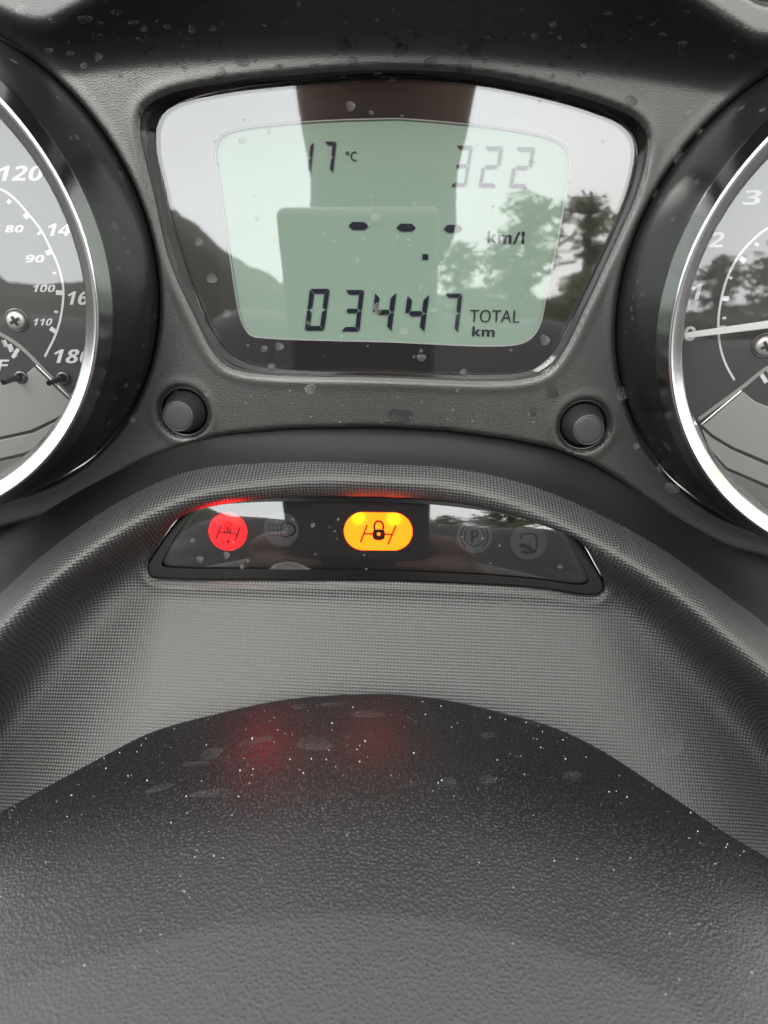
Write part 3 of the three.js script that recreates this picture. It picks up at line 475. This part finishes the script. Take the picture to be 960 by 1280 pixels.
// ───────────────────────── warning-light strip ─────────────────────────
{
  const f = lensFrame, t = thing('warning_light_panel', 'glossy black strip of warning lights, a red disc and an amber padlock lit', 'warning lights', f);
  const paneO = curve(PX([[243, 637], [266, 630], [300, 626], [363, 624], [480, 625], [530, 627], [613, 637], [676, 651], [703, 661], [713, 671], [729, 702], [740, 727], [736, 733], [726, 735], [680, 729], [613, 723], [480, 717], [327, 715], [210, 713], [199, 710], [198, 704], [208, 684], [228, 651]], f), 180);
  part('frame', plate(inset(lensOuter, 0.08), [inset(paneO, 0.02)], -6, -0.5, 0.6), phys({ name: 'frame_black', color: lin(0.0015), roughness: 0.22, specularIntensity: 0.4 }), t);
  part('backing', plate(inset(paneO, -0.4), [], -4, -2.6), phys({ name: 'backing_black', color: lin(0.0035), roughness: 0.45, specularIntensity: 0.15 }), t);
  const pd = polyDist(paneO), Zp = (x, y) => -1.0 - 0.002 * (y + 3) * (y + 3) + 0.042 * y;
  part('pane', field({ u0: -62, u1: 62, v0: -22, v1: 20, step: 1.2, F: Zp, keep: (x, y) => -pd(x, y) + 0.2 }), M.smoke, t);
  const rimIn = inset(paneO, 2.2);
  part('inner_border', plate(inset(paneO, 0.1), [rimIn.map((p) => new THREE.Vector2(p.x, p.y + 1.2))], -2.6, -2.4), phys({ name: 'border_black', color: lin(0.0015), roughness: 0.3, specularIntensity: 0.4 }), t);
  const Z = -2.55, disc = (x, y, r) => { const c = f.hit(x, y, Z), e = f.hit(x + r, y, Z).x - c.x; return { x: c.x, y: c.y, r: e }; };
  const line = (pts, w, frame = f) => ribbon(PX(pts, frame, Z + 0.14), w, Z + 0.14, 0.06, 20);
  // light spread over each diffuser, brightest over its diodes
  const hot = (at) => { const n = 64, d = new Float32Array(n * n * 4); for (let j = 0; j < n; j++) for (let i = 0; i < n; i++) { let v = 1; for (const [x, y] of at) v += 1.6 * Math.exp(-((((i + 0.5) / n - x) * (at.length > 1 ? 1.8 : 1)) ** 2 + ((j + 0.5) / n - y) ** 2) / 0.018); const k = (j * n + i) * 4; d[k] = v * LED[at.length - 1][0]; d[k + 1] = v * v * LED[at.length - 1][1]; d[k + 2] = v * LED[at.length - 1][0]; d[k + 3] = 1; } const t = new THREE.DataTexture(d, n, n, THREE.RGBAFormat, THREE.FloatType); t.magFilter = t.minFilter = THREE.LinearFilter; t.needsUpdate = true; return t; };
  const LED = [[4.4, 5], [1.5, 0.86]];
  const boxUV = (g) => { g.computeBoundingBox(); const b = g.boundingBox, p = g.attributes.position, u = g.attributes.uv; for (let i = 0; i < p.count; i++) u.setXY(i, (p.getX(i) - b.min.x) / (b.max.x - b.min.x), (p.getY(i) - b.min.y) / (b.max.y - b.min.y)); return g; };
  const red = phys({ name: 'red_telltale', color: lin(0.1, 0.002, 0.002), roughness: 0.5, specularIntensity: 0.15, emissive: lin(1, 0.0002, 0.0004), emissiveIntensity: 1, emissiveMap: hot([[0.72, 0.82]]) });
  const amber = phys({ name: 'amber_telltale', color: lin(0.1, 0.03, 0.002), roughness: 0.5, specularIntensity: 0.15, emissive: lin(1, 0.07, 0.0004), emissiveIntensity: 1, emissiveMap: hot([[0.2, 0.85], [0.72, 0.85]]) });
  const off = phys({ name: 'unlit_telltale', color: lin(0.014, 0.016, 0.0175), roughness: 0.5, specularIntensity: 0.15 }), sym = phys({ name: 'symbol_black', color: lin(0.002), roughness: 0.5, specularIntensity: 0.1 }), symRed = phys({ name: 'symbol_on_red', color: lin(0.004, 0.0005, 0.0005), roughness: 0.6, specularIntensity: 0.1, emissive: lin(1, 0.0003, 0.001), emissiveIntensity: 0.022 });
  const light = (name, geo, mat) => part(name, geo, mat, t);
  const c1 = disc(285, 664.5, 23.3), r = light('red_warning_light', boxUV(plate(circlePts(c1.x, c1.y, c1.r), [], Z, Z + 0.12)), red);
  part('symbol', [line([[270, 674], [276.5, 656.5]], 0.75), line([[294, 676], [300.5, 658]], 0.75), line([[273.5, 665], [297, 667]], 0.6), line([[280.5, 668.5], [282, 656], [285.3, 653.5], [288.5, 656.5], [287.5, 669]], 0.6), line([[284.5, 667], [285, 657]], 0.8), plate(circlePts(...(() => { const q = f.hit(285.5, 677, Z); return [q.x, q.y, 0.6]; })(), 16), [], Z + 0.14, Z + 0.2)], symRed, r);
  const c2 = disc(351.5, 662, 22), h = light('high_beam_light', plate(circlePts(c2.x, c2.y, c2.r), [], Z, Z + 0.12), off);
  part('symbol', [line([[352, 654.5], [352, 670], [360, 670.5], [368, 666], [369, 661], [366, 656], [359, 653.5], [352, 654]], 0.4), ...[0, 1, 2].flatMap((k) => [0, 1, 2].map((j) => { const q = f.hit(337 + j * 5, 656 + k * 6.2, Z); return plate(circlePts(q.x, q.y, 0.32, 12), [], Z + 0.14, Z + 0.2); }))], sym, h);
  const aL = f.hit(454, 664, Z), aR = f.hit(491.5, 664.5, Z), ar = f.hit(454 + 24, 664, Z).x - aL.x, st = [];
  for (let i = 0; i <= 24; i++) { const a = Math.PI / 2 + (i / 24) * Math.PI; st.push(new THREE.Vector2(aL.x + ar * Math.cos(a), aL.y + ar * Math.sin(a))); }
  for (let i = 0; i <= 24; i++) { const a = -Math.PI / 2 + (i / 24) * Math.PI; st.push(new THREE.Vector2(aR.x + ar * Math.cos(a), aR.y + ar * Math.sin(a))); }
  const am = light('amber_padlock_light', boxUV(plate(st, [], Z, Z + 0.12)), amber);
  const body = PX([[467, 663], [480, 663], [480.5, 673], [477, 675], [470, 675], [466.5, 673]].reverse(), f, Z + 0.14), kh = f.hit(473.5, 667.5, Z);
  part('symbol', [line([[450.5, 678], [459, 656]], 0.42), line([[485, 680.5], [495, 656.5]], 0.42), line([[455, 667], [467, 667.3]], 0.4), line([[480, 667.6], [489.5, 668]], 0.4), line([[468.3, 663], [468, 656], [470, 652.5], [473.5, 651.3], [477, 652.7], [479, 656], [478.8, 663]], 0.5), plate(curve(body, 40), [], Z + 0.14, Z + 0.2)], phys({ name: 'symbol_on_amber', color: lin(0.006, 0.003, 0.001), roughness: 0.6, specularIntensity: 0.1 }), am);
  part('keyhole', boxUV(plate(circlePts(kh.x, kh.y, 0.42, 16), [], Z + 0.2, Z + 0.26)), amber, am);
  const c3 = disc(593, 670, 22), p3 = light('parking_brake_light', plate(circlePts(c3.x, c3.y, c3.r), [], Z, Z + 0.12), off);
  const arc = (cx, cy, r, a0, a1) => Array.from({ length: 13 }, (_, i) => { const a = a0 + ((a1 - a0) * i) / 12; return [cx + r * Math.cos(a), cy + r * Math.sin(a)]; });
  part('symbol', [line(arc(593, 670, 12.5, 0, 6.27), 0.35), line(arc(593, 670, 17, -0.9, 0.9), 0.4), line(arc(593, 670, 17, 2.24, 4.04), 0.4), fitted(lettering('P', bold), f, Z + 0.14, [588.5, 678], [598.5, 678], [588.5, 662])], sym, p3);
  const c4 = disc(661, 677, 23), p4 = light('storage_light', plate(circlePts(c4.x, c4.y, c4.r), [], Z, Z + 0.12), off);
  part('symbol', [line([[651, 668], [668.5, 668], [668.5, 690], [660, 691]], 0.5), line([[651, 668], [651, 674]], 0.4), line([[650, 681], [660, 684], [666, 690]], 1.1), line([[652, 689], [660, 691]], 0.8)], sym, p4);
  // dried drops on the pane
  const dr = [[362, 711, 25, 8], [207, 716, 8, 5], [283, 694, 4], [250, 699, 4], [241, 676, 3], [303, 709, 3], [700, 708, 3], [391, 656, 3], [748, 736, 6]];
  const rnd = mulberry(88); for (let i = 0; i < 60; i++) dr.push([230 + rnd() * 480, 640 + rnd() * 75, 0.4 + rnd() ** 3 * 1.6]);
    part('dried_drops', dropMesh(dr, (x, y) => { const p = f.hit(x, y, -1.0); return [p.x, p.y, Zp(p.x, p.y) + 0.12]; }), M.stain, t, { kind: 'stuff' });
  for (const [c, col, I] of [[c1, new THREE.Color(1, 0.02, 0.03), 0.00006], [{ x: (aL.x + aR.x) / 2, y: aL.y }, new THREE.Color(1, 0.4, 0.02), 0.00006]]) { const l = new THREE.PointLight(col, I); l.name = 'telltale_lamp'; l.castShadow = true; l.shadow.radius = 0.002; l.position.set(c.x * MM, c.y * MM, (Z + 0.06) * MM); t.add(l); }
}

// ───────────────────────── steering column cover ─────────────────────────
const rimPx = [[-120, 1075], [-50, 1042], [0, 1016], [55, 986], [125, 948], [190, 915], [275, 891], [350, 875], [425, 868], [490, 867], [555, 874], [630, 891], [695, 910], [745, 934], [830, 989], [905, 1040], [960, 1072], [1040, 1120]];
const coverRise = 0.06, coverV = (u, w) => {           // height (v) of the cover over (u, w)
  const s = w - rimW(u), c = -97.5 - 0.0026 * (u + 2) ** 2, k = 14, x = s - 31, soft = x < -k ? 0 : x > k ? x : (x + k) ** 2 / (4 * k);
  return c + coverRise * Math.min(s, 60) - (coverRise + 0.17) * soft * (1 - 0.0) - lipDrop(s, 2.4);
};
function rimW0(u) { return 36 + 13.5 * ((u + 2) / 82) ** 2; }
let rimW = rimW0;
{ // rim points where the sight lines meet the crowned surface
  const pts = rimPx.map(([x, y]) => { const d = rayDir(x, y); let lo = 20, hi = 300; for (let i = 0; i < 40; i++) { const m = (lo + hi) / 2, u = d.x * m, v = d.y * m; if (v > -97.5 - 0.0026 * (u + 2) ** 2 - 0.9) lo = m; else hi = m; } return { x: d.x * lo, y: CAM_D + d.z * lo }; }).sort((a, b) => a.x - b.x);
  const sm = curve(pts.map((p) => [p.x, p.y]), 120, false); rimW = lerpX(sm);
}
{
  const t = thing('steering_column_cover', 'domed black pebble-grain steering column cover in the foreground dusted with tiny pale specks', 'steering cover', base);
  // field over (x, y = -w) with height v, turned so that its height is the panel's v
  const F = (x, y) => coverV(x, -y), keep = (x, y) => -y - rimW(x);
  const turned = (x, y, z) => [x, z, -y];
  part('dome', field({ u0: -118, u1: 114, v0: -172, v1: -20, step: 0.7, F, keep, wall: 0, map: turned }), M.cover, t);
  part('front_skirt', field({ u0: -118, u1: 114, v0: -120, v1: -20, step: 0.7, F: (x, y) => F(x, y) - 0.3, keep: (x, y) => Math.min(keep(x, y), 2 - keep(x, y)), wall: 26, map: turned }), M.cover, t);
  const rnd = mulberry(3), sp = new THREE.IcosahedronGeometry(0.085 * MM, 0), specks = new THREE.InstancedMesh(sp, M.dust, 430), m = new THREE.Matrix4(), e = new THREE.Euler();
  for (let i = 0; i < 430; i++) {
    const u = -85 + rnd() * 165, w = rimW(u) + 3 + rnd() ** 1.3 * 62; if (vnoise(u * 0.09 + 50, w * 0.09, 999, 4) * 1.3 + 0.1 < rnd()) { i--; continue; } const s = 0.5 + rnd() ** 3 * 1.3; m.makeRotationFromEuler(e.set(rnd() * 6, rnd() * 6, rnd() * 6)).scale(V3(s * 1.3, s, s)).setPosition(u * MM, (coverV(u, w) + 0.08) * MM, w * MM); specks.setMatrixAt(i, m);
    specks.setColorAt(i, rnd() < 0.12 ? lin(0.8, 0.85, 0.4) : lin(1, 0.98, 0.9));
  }
  specks.name = 'dust_specks'; specks.userData.kind = 'stuff'; t.add(specks);
  const on = (x, y) => { const d = rayDir(x, y); let lo = 20, hi = 300; for (let i = 0; i < 40; i++) { const q = (lo + hi) / 2; if (d.y * q > coverV(d.x * q, CAM_D + d.z * q)) lo = q; else hi = q; } return [d.x * lo, -(CAM_D + d.z * lo)]; };
  const g = dropMesh([[393, 930, 22, 9], [320, 926, 20, 4, -0.15], [265, 942, 14, 6, -0.3], [245, 955, 16, 3, -0.1], [415, 881, 14, 3], [375, 884, 10, 3], [460, 893, 18, 5], [609, 975, 11, 5], [560, 978, 10, 5], [715, 970, 10, 6], [610, 920, 9, 4], [265, 992, 26, 5, -0.1], [200, 985, 18, 4, -0.3]], (x, y) => { const p = on(x, y), z = F(p[0], p[1]) + 0.08; return [p[0], z, -p[1]]; });
  part('dried_drops', g, phys({ name: 'cover_stain', color: lin(0.06), roughness: 0.8, transparent: true, vertexColors: true, opacity: 0.14 }), t, { kind: 'stuff' });
}

// ───────────────────────── what the glass mirrors: road, hill, trees, photographer and phone ─────────────────────────
{
  const g = new THREE.CircleGeometry(900, 96).rotateX(-Math.PI / 2);
  structure('ground', g, phys({ name: 'asphalt', color: lin(0.04, 0.039, 0.037), roughness: 0.95 }));
  const crestEl = (az) => { const a = ((az + 540) % 360) - 180; return 6 + 8.3 * Math.exp(-(((a + 22) / 13) ** 2)) + 3 * Math.exp(-(((a - 12) / 16) ** 2)) + 1.2 * Math.sin(az * 0.11) + 0.8 * Math.sin(az * 0.37 + 1) + 0.1 * Math.sin(az * 1.3) + 0.05 * Math.sin(az * 2.9); };
  const n = 720, P = [], I = [], C = [];
  const rows = [[180, 0], [230, 0.35], [290, 0.75], [340, 1], [430, 0.6], [520, 0]];
  for (let i = 0; i <= n; i++) { const az = (i / n) * 360; rows.forEach(([r, k], q) => { const hh = k * 340 * Math.tan(crestEl(az) * D2R) * (q > 0 && q < 5 ? 1 + 0.022 * (hash(i, q, 5) - 0.5) : 1); P.push(r * Math.sin(az * D2R), hh - 0.3, r * Math.cos(az * D2R)); const c = 0.018 + 0.012 * hash(i, q, 9); C.push(c * 0.9, c, c * 0.6); }); }
  const m = rows.length; for (let i = 0; i < n; i++) for (let q = 0; q + 1 < m; q++) { const a = i * m + q, b = a + m; I.push(a, b, b + 1, a, b + 1, a + 1); }
  const hg = new THREE.BufferGeometry(); hg.setAttribute('position', new THREE.Float32BufferAttribute(P, 3)); hg.setAttribute('color', new THREE.Float32BufferAttribute(C, 3)); hg.setIndex(I); hg.computeVertexNormals();
  structure('hills', hg, phys({ name: 'wooded_hill', vertexColors: true, roughness: 1 }));
}
function tree(seed, x, z, h, label) {
  const rnd = mulberry(seed), t = thing('pine_tree', label, 'tree', null, 'trees behind the scooter'); t.position.set(x, 0, z);
  const limbs = [new THREE.CylinderGeometry(0.02, 0.14, h, 8).translate(0, h / 2, 0)], leaf = [];
  const tri = new THREE.PlaneGeometry(0.2, 0.022, 1, 1);
  for (let k = 0; k < 64; k++) {
    const q = 0.06 + 0.93 * (k / 64), y = h * q, L = (0.22 + (1 - q) * h * 0.34) * (0.6 + 0.7 * rnd()), a = rnd() * 6.283, rise = 0.15 + 0.25 * rnd();
    const at = (s) => V3(Math.cos(a) * L * s, y + L * (rise * s - 0.28 * s * s), Math.sin(a) * L * s);
    limbs.push(new THREE.TubeGeometry(new THREE.CatmullRomCurve3([at(0), at(0.5), at(1)]), 5, 0.012, 4));
    const cnt = Math.round(16 + L * 50);
    for (let i = 0; i < cnt; i++) { const p = at(0.15 + 0.9 * rnd()); p.x += (rnd() - 0.5) * 0.2; p.y += (rnd() - 0.6) * 0.16; p.z += (rnd() - 0.5) * 0.2; const g = tri.clone(); g.scale(0.5 + rnd() * 0.8, 0.6 + rnd(), 1).rotateX(rnd() * 3).rotateY(rnd() * 6.28).rotateZ((rnd() - 0.5) * 1.4).translate(p.x, p.y, p.z); leaf.push(g); }
  }
  const add = (n, gs, mat) => { const me = new THREE.Mesh(mergeGeometries(gs.map((g) => (g.index ? g.toNonIndexed() : g))), mat); me.name = n; me.castShadow = me.receiveShadow = true; t.add(me); };
  add('trunk', limbs, TM.bark); add('crown', leaf, TM.needle);
}
const TM = { bark: phys({ name: 'bark', color: lin(0.07, 0.05, 0.035), roughness: 1 }), needle: phys({ name: 'needles', color: lin(0.17, 0.18, 0.11), roughness: 1, transmission: 0.4, thickness: 0, specularIntensity: 0.3, side: THREE.DoubleSide }) };
tree(101, 1.15, 7.2, 3.15, 'pine tree behind the rider nearest the middle of the group');
tree(202, 1.95, 8.2, 3.5, 'feathery pine tree behind the rider, second from the middle');
tree(303, 2.75, 7.4, 3.45, 'full pine tree behind the rider on the right');
tree(404, 0.75, 11, 3.6, 'low distant pine tree almost straight behind the rider');
tree(505, 4.3, 9, 4.0, 'pine tree farthest to the right behind the rider');
tree(606, 1.6, 6.4, 2.3, 'short bushy pine tree in front of the others behind the rider');
tree(707, 2.45, 6.3, 2.2, 'small round pine tree at the foot of the full one behind the rider');
const PHX = -24, PHY = 19;
// photographer: one continuous surface, sampled as a distance field of tapered limbs
function capsule(a, b, ra, rb) { const ab = b.clone().sub(a), l2 = ab.lengthSq(); return (p) => { const t = Math.min(1, Math.max(0, p.clone().sub(a).dot(ab) / l2)); return p.distanceTo(a.clone().addScaledVector(ab, t)) - (ra + (rb - ra) * t); }; }
function ball(c, rx, ry, rz) { return (p) => { const x = (p.x - c.x) / rx, y = (p.y - c.y) / ry, z = (p.z - c.z) / rz, k = Math.hypot(x, y, z); return (k - 1) * Math.min(rx, ry, rz); }; }
function march(fs, k, lo, hi, res, colour) {
  const mc = new MarchingCubes(res, new THREE.MeshBasicMaterial(), false, false, 400000), size = hi - 0, c = lo.clone().addScalar(0), step = size / res, p = V3();
  const sdf = (q) => { let d = 1e9; for (const f of fs) { const e = f(q); const hh = Math.max(k - Math.abs(d - e), 0) / k; d = Math.min(d, e) - hh * hh * k * 0.25; } return d; };
  for (let z = 0; z < res; z++) for (let y = 0; y < res; y++) for (let x = 0; x < res; x++) { p.set(c.x + x * step, c.y + y * step, c.z + z * step); mc.field[x + y * res + z * res * res] = -sdf(p); }
  mc.isolation = 0; mc.update();
  const P = mc.positionArray.slice(0, mc.count * 3), N = mc.normalArray.slice(0, mc.count * 3), C = new Float32Array(P.length);
  for (let i = 0; i < P.length; i += 3) { for (let q = 0; q < 3; q++) P[i + q] = c.getComponent(q) + ((P[i + q] + 1) / 2) * res * step; const col = colour(P[i], P[i + 1], P[i + 2]); C.set(col, i); }
  const g = new THREE.BufferGeometry(); g.setAttribute('position', new THREE.Float32BufferAttribute(P, 3)); g.setAttribute('normal', new THREE.Float32BufferAttribute(N, 3)); g.setAttribute('color', new THREE.Float32BufferAttribute(C, 3)); return g;
}
{
  const skin = [0.12, 0.066, 0.05], jacket = [0.03, 0.031, 0.036], hair = [0.035, 0.024, 0.018], trousers = [0.04, 0.045, 0.06];
  // the phone, in camera axes: the lens sits near its upper edge
  const phone = thing('mobile_phone', 'dark slab phone held upright in both hands in front of the rider', 'phone', null);
  phone.position.copy(camera.position); phone.quaternion.copy(camera.quaternion);
  const sh = new RoundedBoxGeometry(77, 160, 8.6, 5, 4).translate(PHX, PHY - 80, 7.5);
  part('body', sh, phys({ name: 'phone_case', color: lin(0.045, 0.05, 0.055), roughness: 0.35 }), phone);
  part('lens_ring', new THREE.TorusGeometry(6.5, 0.6, 10, 40).translate(0, 0, 3), M.gloss, phone);
  const toW = (x, y, z) => V3(x, y, z).multiplyScalar(MM).applyQuaternion(camera.quaternion).add(camera.position);
  const hd = V3(-0.03, 1.395, 0.62), neck = V3(-0.03, 1.24, 0.7), chest = V3(-0.01, 0.98, 0.78), belly = V3(0, 0.87, 0.82);
  const sL = V3(-0.19, 1.06, 0.75), sR = V3(0.17, 1.06, 0.75), eL = V3(-0.27, 0.9, 0.52), eR = V3(0.27, 0.9, 0.52), wL = toW(PHX - 62, PHY - 185, 50), wR = toW(PHX + 62, PHY - 185, 50);
  const fs = [ball(hd, 0.078, 0.115, 0.098), ball(V3(hd.x, hd.y - 0.06, hd.z - 0.03), 0.056, 0.07, 0.068), capsule(V3(hd.x, hd.y - 0.02, hd.z - 0.09), V3(hd.x, hd.y - 0.035, hd.z - 0.105), 0.01, 0.013), ball(V3(hd.x - 0.077, hd.y - 0.01, hd.z + 0.01), 0.012, 0.03, 0.02), ball(V3(hd.x + 0.077, hd.y - 0.01, hd.z + 0.01), 0.012, 0.03, 0.02),
    capsule(V3(hd.x, hd.y - 0.1, hd.z + 0.03), neck, 0.072, 0.085), capsule(sL, sR, 0.07, 0.07), capsule(V3(-0.07, chest.y, chest.z), V3(0.07, chest.y, chest.z), 0.13, 0.13), capsule(chest, belly, 0.15, 0.15),
    capsule(sL, eL, 0.056, 0.043), capsule(eL, wL, 0.043, 0.03), capsule(sR, eR, 0.056, 0.043), capsule(eR, wR, 0.043, 0.03),
    capsule(V3(-0.1, 0.82, 0.82), V3(-0.2, 0.78, 0.4), 0.085, 0.062), capsule(V3(0.1, 0.82, 0.82), V3(0.2, 0.78, 0.4), 0.085, 0.062), capsule(V3(-0.2, 0.78, 0.4), V3(-0.2, 0.34, 0.46), 0.06, 0.042), capsule(V3(0.2, 0.78, 0.4), V3(0.2, 0.34, 0.46), 0.06, 0.042), capsule(V3(-0.2, 0.32, 0.46), V3(-0.2, 0.29, 0.28), 0.045, 0.04), capsule(V3(0.2, 0.32, 0.46), V3(0.2, 0.29, 0.28), 0.045, 0.04)];
  const col = (x, y, z) => (y > hd.y + 0.055 || (y > hd.y - 0.05 && z > hd.z + 0.03) ? hair : y > 1.26 && Math.abs(x) < 0.13 ? skin : y < 0.84 ? trousers : jacket);
  const geos = [march(fs, 0.05, V3(-0.75, 0.2, -0.1), 1.5, 110, col)];
  for (const s of [-1, 1]) { // hands: palm behind the phone's edge, four fingers round its back, thumb on its screen side
    const q = (x, y, z) => toW(PHX + s * x, PHY - y, z), wrist = s < 0 ? wL : wR, h = [capsule(wrist, q(52, 162, 28), 0.024, 0.024), capsule(q(50, 154, 22), q(47, 126, 20), 0.018, 0.016), capsule(q(44, 156, 24), q(43, 130, 22), 0.015, 0.014)];
    [[134, 15, 8.2], [149, 10, 8.6], [164, 12, 8.4], [178, 17, 7.4]].forEach(([y, reach, r]) => { h.push(capsule(q(50, y + 4, 18), q(47, y, 2), r * MM, r * MM), capsule(q(47, y, 2), q(40, y - 1, -5.5), r * MM, r * 0.95 * MM), capsule(q(40, y - 1, -5.5), q(40 - reach, y - 3, -6), r * 0.95 * MM, r * 0.8 * MM)); });
    h.push(capsule(q(46, 138, 24), q(34, 118, 23), 0.011, 0.0095), capsule(q(34, 118, 23), q(24, 102, 21), 0.0095, 0.008));
    const c = q(45, 140, 12); geos.push(march(h, 0.007, c.clone().addScalar(-0.09), 0.18, 64, () => skin.map((c) => c * 0.7)));
  }
  const t = thing('person', 'person in a dark jacket leaning towards the dashboard with a phone held in both hands', 'person', null);
  const me = new THREE.Mesh(mergeGeometries(geos), phys({ name: 'person_skin_and_clothes', vertexColors: true, roughness: 0.75 })); me.name = 'body'; me.castShadow = me.receiveShadow = true; t.add(me);
}
renderer.render(scene, camera);
